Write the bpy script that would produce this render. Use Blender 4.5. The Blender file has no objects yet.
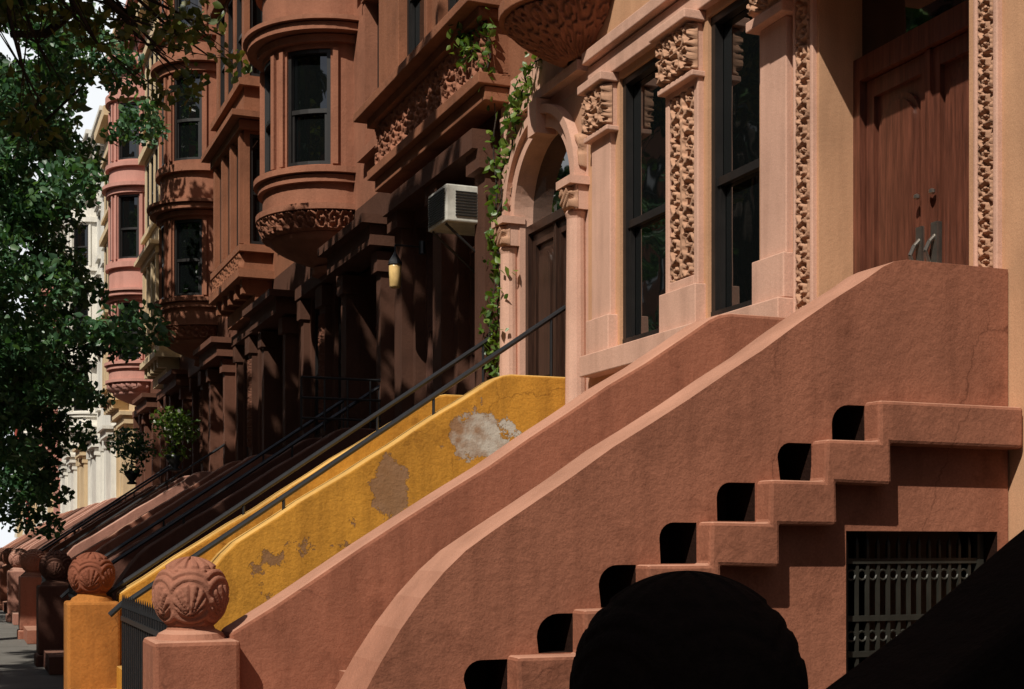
import bpy, bmesh, math, random
import numpy as np
from mathutils import Vector
random.seed(7); rng=np.random.default_rng(7)
C=bpy.context.scene.collection
pi=math.pi

# ------------------------------------------------------------------ materials
def newmat(name):
    m=bpy.data.materials.new(name); m.use_nodes=True
    nt=m.node_tree; b=nt.nodes['Principled BSDF']
    return m,nt,b
def N(nt,t,**kw):
    n=nt.nodes.new(t)
    for k,v in kw.items(): setattr(n,k,v)
    return n
def ramp(nt,fac,stops):
    r=N(nt,'ShaderNodeValToRGB'); e=r.color_ramp.elements
    while len(e)<len(stops): e.new(0.5)
    for i,(p,c) in enumerate(stops):
        e[i].position=p; e[i].color=(c[0],c[1],c[2],1)
    nt.links.new(fac,r.inputs[0]); return r
def noise(nt,scale,detail=6,rough=.55,vec=None):
    n=N(nt,'ShaderNodeTexNoise'); n.inputs['Scale'].default_value=scale
    n.inputs['Detail'].default_value=detail; n.inputs['Roughness'].default_value=rough
    if vec is not None: nt.links.new(vec,n.inputs['Vector'])
    return n
def sc(c,f): return tuple(min(1,x*f) for x in c)
def stone(name,col,bump=.25,scale=18,var=.22,rough=.85,streak=.25,spec=.2,sunlit_top=None,weather=False):
    m,nt,b=newmat(name)
    tc=N(nt,'ShaderNodeTexCoord'); v=tc.outputs['Object']
    n1=noise(nt,1.3,5,.62,v)
    r=ramp(nt,n1.outputs['Fac'],[(.28,sc(col,1-var)),(.5,col),(.75,sc(col,1+var*.7))])
    n2=noise(nt,scale*4,2,.6,v)
    r2=ramp(nt,n2.outputs['Fac'],[(.3,(.84,.84,.84)),(.7,(1.1,1.1,1.1))])
    mx=N(nt,'ShaderNodeMixRGB',blend_type='MULTIPLY'); mx.inputs[0].default_value=.8
    nt.links.new(r.outputs[0],mx.inputs[1]); nt.links.new(r2.outputs[0],mx.inputs[2])
    mp=N(nt,'ShaderNodeMapping'); mp.inputs['Scale'].default_value=(5,5,.6)
    nt.links.new(v,mp.inputs[0]); n3=noise(nt,1.2,3,.6,mp.outputs[0])
    r3=ramp(nt,n3.outputs['Fac'],[(.36,(.55,.52,.5)),(.56,(1,1,1))])
    m2=N(nt,'ShaderNodeMixRGB',blend_type='MULTIPLY'); m2.inputs[0].default_value=streak
    nt.links.new(mx.outputs[0],m2.inputs[1]); nt.links.new(r3.outputs[0],m2.inputs[2])
    last=m2.outputs[0]
    if weather:   # grime blotches, pale scuffs and hairline cracks
        n4=noise(nt,3.1,7,.7,v)
        r4=ramp(nt,n4.outputs['Fac'],[(.33,(.66,.62,.60)),(.44,(1,1,1)),(.60,(1,1,1)),(.70,(1.22,1.24,1.26))])
        m4=N(nt,'ShaderNodeMixRGB',blend_type='MULTIPLY'); m4.inputs[0].default_value=.75
        nt.links.new(last,m4.inputs[1]); nt.links.new(r4.outputs[0],m4.inputs[2])
        nd=noise(nt,4,4,.6,v); va=N(nt,'ShaderNodeMixRGB'); va.inputs[0].default_value=.22
        nt.links.new(v,va.inputs[1]); nt.links.new(nd.outputs['Color'],va.inputs[2])
        vo=N(nt,'ShaderNodeTexVoronoi',feature='DISTANCE_TO_EDGE'); vo.inputs['Scale'].default_value=1.1
        nt.links.new(va.outputs[0],vo.inputs['Vector'])
        r5=ramp(nt,vo.outputs['Distance'],[(.0,(.5,.46,.44)),(.006,(1,1,1))])
        n6=noise(nt,1.0,2,.5,v); r6=ramp(nt,n6.outputs['Fac'],[(.5,(0,0,0)),(.58,(.8,.8,.8))])
        m5=N(nt,'ShaderNodeMixRGB',blend_type='MULTIPLY'); nt.links.new(r6.outputs[0],m5.inputs[0])
        nt.links.new(m4.outputs[0],m5.inputs[1]); nt.links.new(r5.outputs[0],m5.inputs[2]); last=m5.outputs[0]
    if sunlit_top:      # upward facing surfaces painted paler, sunlight put into the colour
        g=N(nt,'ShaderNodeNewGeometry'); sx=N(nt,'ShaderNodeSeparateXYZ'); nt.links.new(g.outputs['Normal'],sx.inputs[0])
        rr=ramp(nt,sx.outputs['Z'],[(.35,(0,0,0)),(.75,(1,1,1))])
        mw=N(nt,'ShaderNodeMixRGB',blend_type='MULTIPLY'); mw.inputs[0].default_value=1; mw.inputs[1].default_value=(*sunlit_top,1)
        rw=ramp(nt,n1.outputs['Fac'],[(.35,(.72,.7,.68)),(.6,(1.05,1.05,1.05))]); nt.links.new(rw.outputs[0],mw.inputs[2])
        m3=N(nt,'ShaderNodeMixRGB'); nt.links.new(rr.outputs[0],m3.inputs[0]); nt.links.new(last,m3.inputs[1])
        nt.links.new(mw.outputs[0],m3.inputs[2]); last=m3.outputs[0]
    nt.links.new(last,b.inputs['Base Color'])
    b.inputs['Roughness'].default_value=rough; b.inputs['Specular IOR Level'].default_value=spec
    nb=noise(nt,scale,5,.68,v)
    bp=N(nt,'ShaderNodeBump'); bp.inputs['Strength'].default_value=bump; bp.inputs['Distance'].default_value=.03
    nt.links.new(nb.outputs['Fac'],bp.inputs['Height']); nt.links.new(bp.outputs[0],b.inputs['Normal'])
    return m
def simple(name,col,rough=.6,metal=0,spec=.5):
    m,nt,b=newmat(name)
    tc=N(nt,'ShaderNodeTexCoord'); n=noise(nt,9,3,.6,tc.outputs['Object'])
    r=ramp(nt,n.outputs['Fac'],[(.3,sc(col,.75)),(.7,sc(col,1.2))])
    nt.links.new(r.outputs[0],b.inputs['Base Color'])
    b.inputs['Roughness'].default_value=rough; b.inputs['Metallic'].default_value=metal
    b.inputs['Specular IOR Level'].default_value=spec
    return m
def wood(name,col):
    m,nt,b=newmat(name)
    tc=N(nt,'ShaderNodeTexCoord'); mp=N(nt,'ShaderNodeMapping'); mp.inputs['Scale'].default_value=(22,22,1.6)
    nt.links.new(tc.outputs['Object'],mp.inputs[0]); n=noise(nt,1.5,6,.65,mp.outputs[0])
    r=ramp(nt,n.outputs['Fac'],[(.3,sc(col,.45)),(.52,col),(.72,sc(col,1.6))])
    nt.links.new(r.outputs[0],b.inputs['Base Color']); b.inputs['Roughness'].default_value=.38
    bp=N(nt,'ShaderNodeBump'); bp.inputs['Strength'].default_value=.15; bp.inputs['Distance'].default_value=.01
    nt.links.new(n.outputs['Fac'],bp.inputs['Height']); nt.links.new(bp.outputs[0],b.inputs['Normal'])
    return m
def peeling(name,col,spots):
    m=stone(name,col,.35,14,.22,.75,.5,sunlit_top=(.60,.35,.10),weather=True); nt=m.node_tree; b=nt.nodes['Principled BSDF']
    src=b.inputs['Base Color'].links[0].from_socket
    tc=N(nt,'ShaderNodeTexCoord')
    n=noise(nt,4.2,9,.74,tc.outputs['Object'])
    acc=n.outputs['Fac']
    for (p,r,amp) in spots:
        vs=N(nt,'ShaderNodeVectorMath',operation='DISTANCE'); nt.links.new(tc.outputs['Object'],vs.inputs[0]); vs.inputs[1].default_value=p
        mr=N(nt,'ShaderNodeMapRange'); mr.inputs['From Min'].default_value=0; mr.inputs['From Max'].default_value=r
        mr.inputs['To Min'].default_value=amp; mr.inputs['To Max'].default_value=0; nt.links.new(vs.outputs['Value'],mr.inputs['Value'])
        ad=N(nt,'ShaderNodeMath',operation='ADD'); nt.links.new(acc,ad.inputs[0]); nt.links.new(mr.outputs[0],ad.inputs[1]); acc=ad.outputs[0]
    mk=ramp(nt,acc,[(.660,(0,0,0)),(.668,(1,1,1))])
    sx=N(nt,'ShaderNodeSeparateXYZ'); nt.links.new(tc.outputs['Object'],sx.inputs[0])
    n2=noise(nt,5,4,.6,tc.outputs['Object'])
    ad=N(nt,'ShaderNodeMath',operation='MULTIPLY_ADD'); nt.links.new(sx.outputs['X'],ad.inputs[0]); ad.inputs[1].default_value=.55; nt.links.new(n2.outputs['Fac'],ad.inputs[2])
    mr=N(nt,'ShaderNodeMapRange'); mr.inputs['From Min'].default_value=1.5; mr.inputs['From Max'].default_value=3.4; nt.links.new(ad.outputs[0],mr.inputs['Value'])
    pc=ramp(nt,mr.outputs[0],[(.3,(.24,.12,.05)),(.6,(.27,.15,.08)),(.72,(.46,.41,.34))])
    mx=N(nt,'ShaderNodeMixRGB'); nt.links.new(mk.outputs[0],mx.inputs[0])
    nt.links.new(src,mx.inputs[1]); nt.links.new(pc.outputs[0],mx.inputs[2])
    nt.links.new(mx.outputs[0],b.inputs['Base Color'])
    old=b.inputs['Normal'].links[0].from_node
    bp=N(nt,'ShaderNodeBump'); bp.invert=True; bp.inputs['Strength'].default_value=.8; bp.inputs['Distance'].default_value=.01
    nt.links.new(mk.outputs[0],bp.inputs['Height']); nt.links.new(old.outputs[0],bp.inputs['Normal'])
    nt.links.new(bp.outputs[0],b.inputs['Normal'])
    return m
def glassmat():
    m,nt,b=newmat('window_glass')
    b.inputs['Base Color'].default_value=(.004,.005,.005,1); b.inputs['Roughness'].default_value=.02
    b.inputs['IOR'].default_value=2.0
    tc=N(nt,'ShaderNodeTexCoord'); n=noise(nt,1.6,2,.4,tc.outputs['Object'])
    bp=N(nt,'ShaderNodeBump'); bp.inputs['Strength'].default_value=.10; bp.inputs['Distance'].default_value=.05
    nt.links.new(n.outputs['Fac'],bp.inputs['Height']); nt.links.new(bp.outputs[0],b.inputs['Normal'])
    return m
def leafmat(name,c1,c2,c3,trans=True):
    m=bpy.data.materials.new(name); m.use_nodes=True; nt=m.node_tree; nt.nodes.clear()
    out=N(nt,'ShaderNodeOutputMaterial'); g=N(nt,'ShaderNodeNewGeometry')
    r=ramp(nt,g.outputs['Random Per Island'],[(0,c1),(.6,c2),(1,c3)])
    d=N(nt,'ShaderNodeBsdfPrincipled'); d.inputs['Roughness'].default_value=.42
    d.inputs['Specular IOR Level'].default_value=.5
    nt.links.new(r.outputs[0],d.inputs['Base Color'])
    if not trans:
        nt.links.new(d.outputs[0],out.inputs[0]); return m
    t=N(nt,'ShaderNodeBsdfTranslucent'); mx=N(nt,'ShaderNodeMixShader'); mx.inputs[0].default_value=.3
    br=N(nt,'ShaderNodeMixRGB',blend_type='MULTIPLY'); br.inputs[0].default_value=1; br.inputs[2].default_value=(1.4,1.5,.6,1)
    nt.links.new(r.outputs[0],br.inputs[1])
    nt.links.new(br.outputs[0],t.inputs[0]); nt.links.new(d.outputs[0],mx.inputs[1]); nt.links.new(t.outputs[0],mx.inputs[2])
    nt.links.new(mx.outputs[0],out.inputs[0]); return m

M={}
M['stoopA']=stone('terracotta_stucco',(.285,.108,.062),.28,20,.22,.85,.4,sunlit_top=(.42,.21,.14),weather=True)
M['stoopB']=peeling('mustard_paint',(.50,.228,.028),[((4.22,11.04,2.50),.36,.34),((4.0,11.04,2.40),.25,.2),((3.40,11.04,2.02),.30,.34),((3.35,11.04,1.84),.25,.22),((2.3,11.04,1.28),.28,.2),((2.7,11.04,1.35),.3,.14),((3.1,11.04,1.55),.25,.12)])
M['stoopC']=stone('dark_brown_stucco',(.10,.042,.028),.3,16,sunlit_top=(.20,.10,.07))
M['stoopD']=stone('rose_brown_stucco',(.30,.12,.075),.3,16,sunlit_top=(.42,.22,.15),weather=True)
M['stoopE']=stone('pink_stucco',(.38,.18,.13),.3,16,sunlit_top=(.48,.28,.21))
M['stoop0']=stone('shade_black_stucco',(.013,.008,.006),.5,16,spec=.05,rough=.95)  # nearest stoop: its shade is put into the near-black colour
M['newelB']=stone('orange_paint',(.38,.145,.03),.3,14,.35,.85,.6,weather=True)
M['ballB']=stone('brown_cast_stone',(.20,.065,.035),.3,14,.3)
M['ballA']=stone('rose_cast_stone',(.29,.12,.075),.3,20,.25)
M['pinkstone']=stone('pink_sandstone',(.60,.355,.26),.12,30,.16,.8,.3)
M['tanstone']=stone('tan_sandstone',(.54,.30,.17),.12,30,.17,.8,.3)
M['carved']=stone('carved_tan_stone',(.43,.24,.15),.14,40,.25)
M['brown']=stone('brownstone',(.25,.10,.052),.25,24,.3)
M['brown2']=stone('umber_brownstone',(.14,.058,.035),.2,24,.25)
M['brownlow']=stone('shade_toned_brownstone',(.088,.038,.023),.2,24,.25)  # brownstone with lower-storey shade put into the colour
M['brown3']=stone('reddish_brownstone',(.29,.12,.07),.25,24,.3)
M['cream']=stone('cream_limestone',(.62,.47,.29),.12,24,.12)
M['pink']=stone('pink_painted_brick',(.50,.25,.20),.12,24,.12)
M['white']=stone('white_limestone',(.72,.69,.62),.12,24,.1)
M['red']=stone('red_painted_stone',(.42,.10,.07),.12,24,.15)
M['dark']=simple('near_black',(.006,.005,.004),.9,0,.05)  # flat near-black for openings, areaway backing and sidewalk joints
M['hole']=stone('drain_hole_shade',(.022,.010,.007),.4,20,.3,spec=.05)  # shade inside the cut openings, put into the dark colour
M['iron']=simple('black_iron',(.012,.012,.013),.38,.0,.6)
M['gate']=simple('weathered_iron',(.035,.033,.026),.45,.3,.5)
M['frame']=simple('dark_window_paint',(.012,.010,.009),.45)
M['frameb']=simple('brown_window_paint',(.10,.045,.03),.5)
M['glass']=glassmat()
M['door']=wood('oak_door',(.115,.038,.022))
M['doordark']=wood('dark_oak_door',(.035,.016,.01))
M['brass']=simple('aged_steel_handle',(.35,.32,.28),.3,.9)
M['acmetal']=simple('ac_enamel',(.50,.48,.42),.5)
M['lamp']=simple('lantern_glass',(.75,.5,.2),.3)
M['bark']=stone('tree_bark',(.045,.033,.025),.8,14,.3)
M['leafd']=leafmat('dark_leaves',(.03,.075,.035),(.055,.14,.06),(.12,.21,.09))
M['leafs']=leafmat('canopy_leaves',(.03,.07,.02),(.06,.13,.03),(.10,.19,.04),False)
M['leafl']=leafmat('olive_leaves',(.05,.075,.015),(.11,.14,.025),(.22,.20,.04))
M['ivy']=leafmat('ivy_leaves',(.04,.09,.012),(.09,.16,.02),(.17,.23,.04))
M['flower']=leafmat('pale_petals',(.45,.45,.35),(.6,.6,.5),(.7,.6,.6),False)
M['asphalt']=stone('asphalt',(.045,.045,.045),.4,60,.15,.9,0)
M['concrete']=stone('sidewalk_concrete',(.14,.13,.115),.2,30,.15,.9,0)
M['soil']=stone('ground_soil',(.10,.085,.06),.3,20,.2,.95,0)

# ------------------------------------------------------------------ mesh builder
def empty(name):
    e=bpy.data.objects.new(name,None); C.objects.link(e); return e
class MB:
    def __init__(s): s.v=[]; s.f=[]
    def add(s,vs,fs):
        o=len(s.v); s.v.extend(vs); s.f.extend([tuple(i+o for i in f) for f in fs])
    def box(s,m,s0,s1,z0,z1,d0,d1,n=1):
        vs=[]
        for i in range(n+1):
            t=s0+(s1-s0)*i/n
            vs+= [m(t,z0,d0),m(t,z1,d0),m(t,z1,d1),m(t,z0,d1)]
        fs=[(0,1,2,3),(4*n+3,4*n+2,4*n+1,4*n)]
        for i in range(n):
            a=4*i;b=a+4
            for k in range(4):
                k2=(k+1)%4; fs.append((a+k,b+k,b+k2,a+k2))
        s.add(vs,fs)
    def tube(s,p0,p1,r0,r1=None,n=8):
        r1=r0 if r1 is None else r1
        p0=Vector(p0);p1=Vector(p1);d=(p1-p0).normalized()
        a=d.orthogonal().normalized(); b=d.cross(a)
        vs=[]
        for p,r in ((p0,r0),(p1,r1)):
            for i in range(n):
                t=2*pi*i/n; vs.append(tuple(p+a*math.cos(t)*r+b*math.sin(t)*r))
        fs=[(i,(i+1)%n,n+(i+1)%n,n+i) for i in range(n)]
        fs+= [tuple(range(n-1,-1,-1)),tuple(range(n,2*n))]
        s.add(vs,fs)
    def lathe(s,c,prof,n=20):
        vs=[];fs=[]
        for (r,z) in prof:
            for i in range(n):
                t=2*pi*i/n; vs.append((c[0]+r*math.cos(t),c[1]+r*math.sin(t),c[2]+z))
        for j in range(len(prof)-1):
            for i in range(n):
                fs.append((j*n+i,j*n+(i+1)%n,(j+1)*n+(i+1)%n,(j+1)*n+i))
        fs.append(tuple(range(n-1,-1,-1))); fs.append(tuple((len(prof)-1)*n+i for i in range(n)))
        s.add(vs,fs)
    def prism(s,poly,y0,y1,y1s=None):   # poly of (x,z), extruded in y
        n=len(poly)
        vs=[(x,y0,z) for x,z in poly]+[(x,(y1 if y1s is None else y1s[i]),z) for i,(x,z) in enumerate(poly)]
        fs=[tuple(range(n)),tuple(range(2*n-1,n-1,-1))]+[(i,n+i,n+(i+1)%n,(i+1)%n) for i in range(n)]
        s.add(vs,fs)
    def wall(s,m,S0,S1,Z0,Z1,ops,dep,ds=99):
        xs=sorted(set([S0,S1]+[o[0] for o in ops]+[o[1] for o in ops]))
        zs=sorted(set([Z0,Z1]+[o[2] for o in ops]+[o[3] for o in ops]))
        for i in range(len(xs)-1):
            k=max(1,int(math.ceil((xs[i+1]-xs[i])/ds)))
            for j in range(len(zs)-1):
                cx=(xs[i]+xs[i+1])/2; cz=(zs[j]+zs[j+1])/2
                if any(o[0]<cx<o[1] and o[2]<cz<o[3] for o in ops): continue
                for q in range(k):
                    a=xs[i]+(xs[i+1]-xs[i])*q/k; b=xs[i]+(xs[i+1]-xs[i])*(q+1)/k
                    s.add([m(a,zs[j],0),m(b,zs[j],0),m(b,zs[j+1],0),m(a,zs[j+1],0)],[(0,1,2,3)])
        for (a,b,c,d) in ops:
            k=max(1,int(math.ceil((b-a)/ds)))
            s.add([m(a,c,0),m(a,d,0),m(a,d,dep),m(a,c,dep)],[(0,1,2,3)])
            s.add([m(b,c,0),m(b,d,0),m(b,d,dep),m(b,c,dep)],[(3,2,1,0)])
            for q in range(k):
                u=a+(b-a)*q/k; w=a+(b-a)*(q+1)/k
                s.add([m(u,c,0),m(w,c,0),m(w,c,dep),m(u,c,dep)],[(0,1,2,3)])
                s.add([m(u,d,0),m(w,d,0),m(w,d,dep),m(u,d,dep)],[(3,2,1,0)])
    def relief(s,m,s0,s1,z0,z1,d,h,pat,res=.012,prof=None,skip=None):
        ns=max(4,int((s1-s0)/res)); nz=max(4,int((z1-z0)/res)); vs=[]
        for j in range(nz+1):
            v=z0+(z1-z0)*j/nz
            for i in range(ns+1):
                u=s0+(s1-s0)*i/ns
                e=(i in(0,ns) or j in(0,nz))
                dd=(d+.03) if e else d-h*pat(u-(s0+s1)/2,v-(z0+z1)/2,s1-s0,z1-z0)
                if prof: dd+=prof((v-z0)/(z1-z0))
                vs.append(m(u,v,dd))
        W=ns+1
        fs=[]
        for j in range(nz):
            for i in range(ns):
                if skip and skip(s0+(s1-s0)*(i+.5)/ns,z0+(z1-z0)*(j+.5)/nz): continue
                fs.append((j*W+i,j*W+i+1,(j+1)*W+i+1,(j+1)*W+i))
        s.add(vs,fs)
    def archfill(s,m,sc_,r,zs,zt,dep,n=20):
        for i in range(n):
            a0=pi*i/n;a1=pi*(i+1)/n
            u0=sc_-r*math.cos(a0);w0=zs+r*math.sin(a0);u1=sc_-r*math.cos(a1);w1=zs+r*math.sin(a1)
            s.add([m(u0,w0,0),m(u1,w1,0),m(u1,zt,0),m(u0,zt,0)],[(0,1,2,3)])
            s.add([m(u0,w0,0),m(u1,w1,0),m(u1,w1,dep),m(u0,w0,dep)],[(3,2,1,0)])
    def archring(s,m,sc_,r0,r1,zs,d0,d1,n=24,a0=0,a1=pi):
        vs=[];
        for i in range(n+1):
            a=a0+(a1-a0)*i/n; c=-math.cos(a); q=math.sin(a)
            vs+=[m(sc_+r0*c,zs+r0*q,d0),m(sc_+r1*c,zs+r1*q,d0),m(sc_+r1*c,zs+r1*q,d1),m(sc_+r0*c,zs+r0*q,d1)]
        fs=[(0,1,2,3),(4*n+3,4*n+2,4*n+1,4*n)]
        for i in range(n):
            a=4*i;b=a+4
            for k in range(4):
                k2=(k+1)%4; fs.append((a+k,b+k,b+k2,a+k2))
        s.add(vs,fs)
    def obj(s,name,mat,parent=None,bevel=0,smooth=False,weld=False,norm=True):
        if not s.f: return None
        me=bpy.data.meshes.new(name); me.from_pydata(s.v,[],s.f); me.update()
        bm=bmesh.new(); bm.from_mesh(me)
        if weld: bmesh.ops.remove_doubles(bm,verts=bm.verts,dist=.0005)
        if norm: bmesh.ops.recalc_face_normals(bm,faces=bm.faces)
        bm.to_mesh(me); bm.free()
        if smooth:
            for p in me.polygons: p.use_smooth=True
        o=bpy.data.objects.new(name,me); C.objects.link(o); me.materials.append(mat)
        if parent: o.parent=parent
        if bevel:
            b=o.modifiers.new('bevel','BEVEL'); b.width=bevel; b.segments=2; b.limit_method='ANGLE'; b.angle_limit=math.radians(35)
        return o
def flat(X0): return lambda s,z,d:(X0+d,s,z)
def flatop(X0): return lambda s,z,d:(X0-d,s,z)
def side(Y0): return lambda s,z,d:(s,Y0+d,z)
def sidef(Y0): return lambda s,z,d:(s,Y0-d,z)
def rnd(X0,Yc,R): return lambda s,z,d:(X0-(R-d)*math.cos(s/R),Yc+(R-d)*math.sin(s/R),z)
def XYZ(s,z,d): return (s,d,z)     # generic axis box: x,z,y

def sst(x,a,b):
    t=min(1,max(0,(x-a)/(b-a))); return t*t*(3-2*t)
def leafscroll(u,v,w,p):
    v+=50*p; k=math.floor(v/p); sd=1 if k%2 else -1
    dx=(u-sd*w*.06)/(w*.5); dy=(v-(k+.5)*p)/(p*.55)
    r=math.hypot(dx,dy); th=math.atan2(dy,dx*sd)
    a=math.cos(2*pi*r*1.35+th*sd)+.55*math.cos(6*th+7*r)
    return a
def scroll_v(u,v,w,h):
    hw=w*.5; a=leafscroll(abs(u)-hw*.5,v,hw,hw*.95)
    b=math.cos(v/(hw*.95)*pi)*.5+.6 if abs(u)<w*.05 else -9
    return sst(max(a,b),-.2,.5)*sst(w*.5-abs(u),0,.018)
def scroll_1(u,v,w,h):
    return sst(leafscroll(u,v,w,w*.8),-.25,.5)*sst(w*.5-abs(u),0,.015)
def scroll_h(u,v,w,h): return sst(leafscroll(v,u,h,h*.62),-.25,.5)*sst(h*.5-abs(v),0,.02)
def scroll_f(u,v,w,h):
    hh=h/2; s=1 if v>0 else -1
    return sst(leafscroll(abs(v)-hh*.5,u+s*.03,hh,hh*.9),-.25,.5)*sst(h*.5-abs(v),0,.02)
def lattice(u,v,w,h):
    a=math.sin(u*38+2*math.sin(v*17))*math.sin(v*42+2.2*math.sin(u*15)); return sst(a,-.25,.35)

# ------------------------------------------------------------------ windows
def window(P,m,s0,s1,z0,z1,dr=.2,n=1,fr='frame',mid=.47):
    w=.055
    P['glass'].box(m,s0,s1,z0,z1,dr,dr+.03,n)
    F=P[fr]
    F.box(m,s0,s0+w,z0+w,z1-w,dr-.07,dr-.004); F.box(m,s1-w,s1,z0+w,z1-w,dr-.07,dr-.004)
    F.box(m,s0,s1,z0,z0+w,dr-.075,dr-.004,n); F.box(m,s0,s1,z1-w,z1,dr-.075,dr-.004,n)
    zm=z0+(z1-z0)*mid
    F.box(m,s0+w,s1-w,zm-.03,zm+.03,dr-.055,dr-.004,n)
    F.box(m,s0+w,s0+w+.035,z0+w,zm-.03,dr-.04,dr-.004);F.box(m,s1-w-.035,s1-w,z0+w,zm-.03,dr-.04,dr-.004)

def doubledoor(P,m,s0,s1,z0,z1,d,key='door'):
    D=P[key]; mid=(s0+s1)/2; h=z1-z0
    D.box(m,s0,s0+.07,z0,z1,d-.08,d-.003); D.box(m,s1-.07,s1,z0,z1,d-.08,d-.003)
    D.box(m,s0+.07,s1-.07,z1-.08,z1,d-.08,d-.003)
    D.box(m,s0+.06,s1-.06,z0,z1-.06,d,d+.05)
    for a,b in ((s0+.08,mid-.012),(mid+.012,s1-.08)):
        st=.075
        D.box(m,a,a+st,z0+.02,z1-.09,d-.035,d+.01); D.box(m,b-st,b,z0+.02,z1-.09,d-.035,d+.01)
        for zz in (z0+.02,z0+h*.30,z1-.2):
            D.box(m,a+st,b-st,zz,zz+.11,d-.033,d+.01)
        D.box(m,a+st+.04,b-st-.04,z0+.17,z0+h*.30-.04,d-.025,d+.01)
        c=(a+b)/2; r=(b-a)/2-st-.03
        zt=z1-.25-r
        D.box(m,c-r,c+r,z0+h*.30+.15,zt,d-.02,d+.01)
        D.box(m,c-r+.04,c+r-.04,z0+h*.30+.19,zt,d-.034,d-.015)
        D.archring(m,c,0.002,r,zt,d-.02,d+.01,16)
        D.archring(m,c,0.002,r-.04,zt,d-.034,d-.015,16)
    D.box(m,mid-.022,mid+.022,z0+.02,z1-.09,d-.055,d+.01)

# ------------------------------------------------------------------ houses
XF=5.1; MOD=5.35
def base(i): return 5.5+MOD*i
def mkparts(): 
    return {k:MB() for k in ('wall','lower','trim','ornament','glass','frame','frameb','door','dark')}
def floorset(P,m,s0,s1,z0,z1,n,detail,fr='frame'):
    window(P,m,s0,s1,z0,z1,.2,n,fr)
    T=P['trim']
    T.box(m,s0-.12,s1+.12,z0-.13,z0-.003,-.12,.05,n)
    T.box(m,s0-.1,s1+.1,z1+.003,z1+.16,-.07,.05,n)
    T.box(m,s0-.16,s1+.16,z1+.16,z1+.25,-.16,.05,n)
    if detail:
        T.box(m,s0-.1,s0-.003,z0,z1,-.045,.05); T.box(m,s1+.003,s1+.1,z0,z1,-.045,.05)

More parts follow.
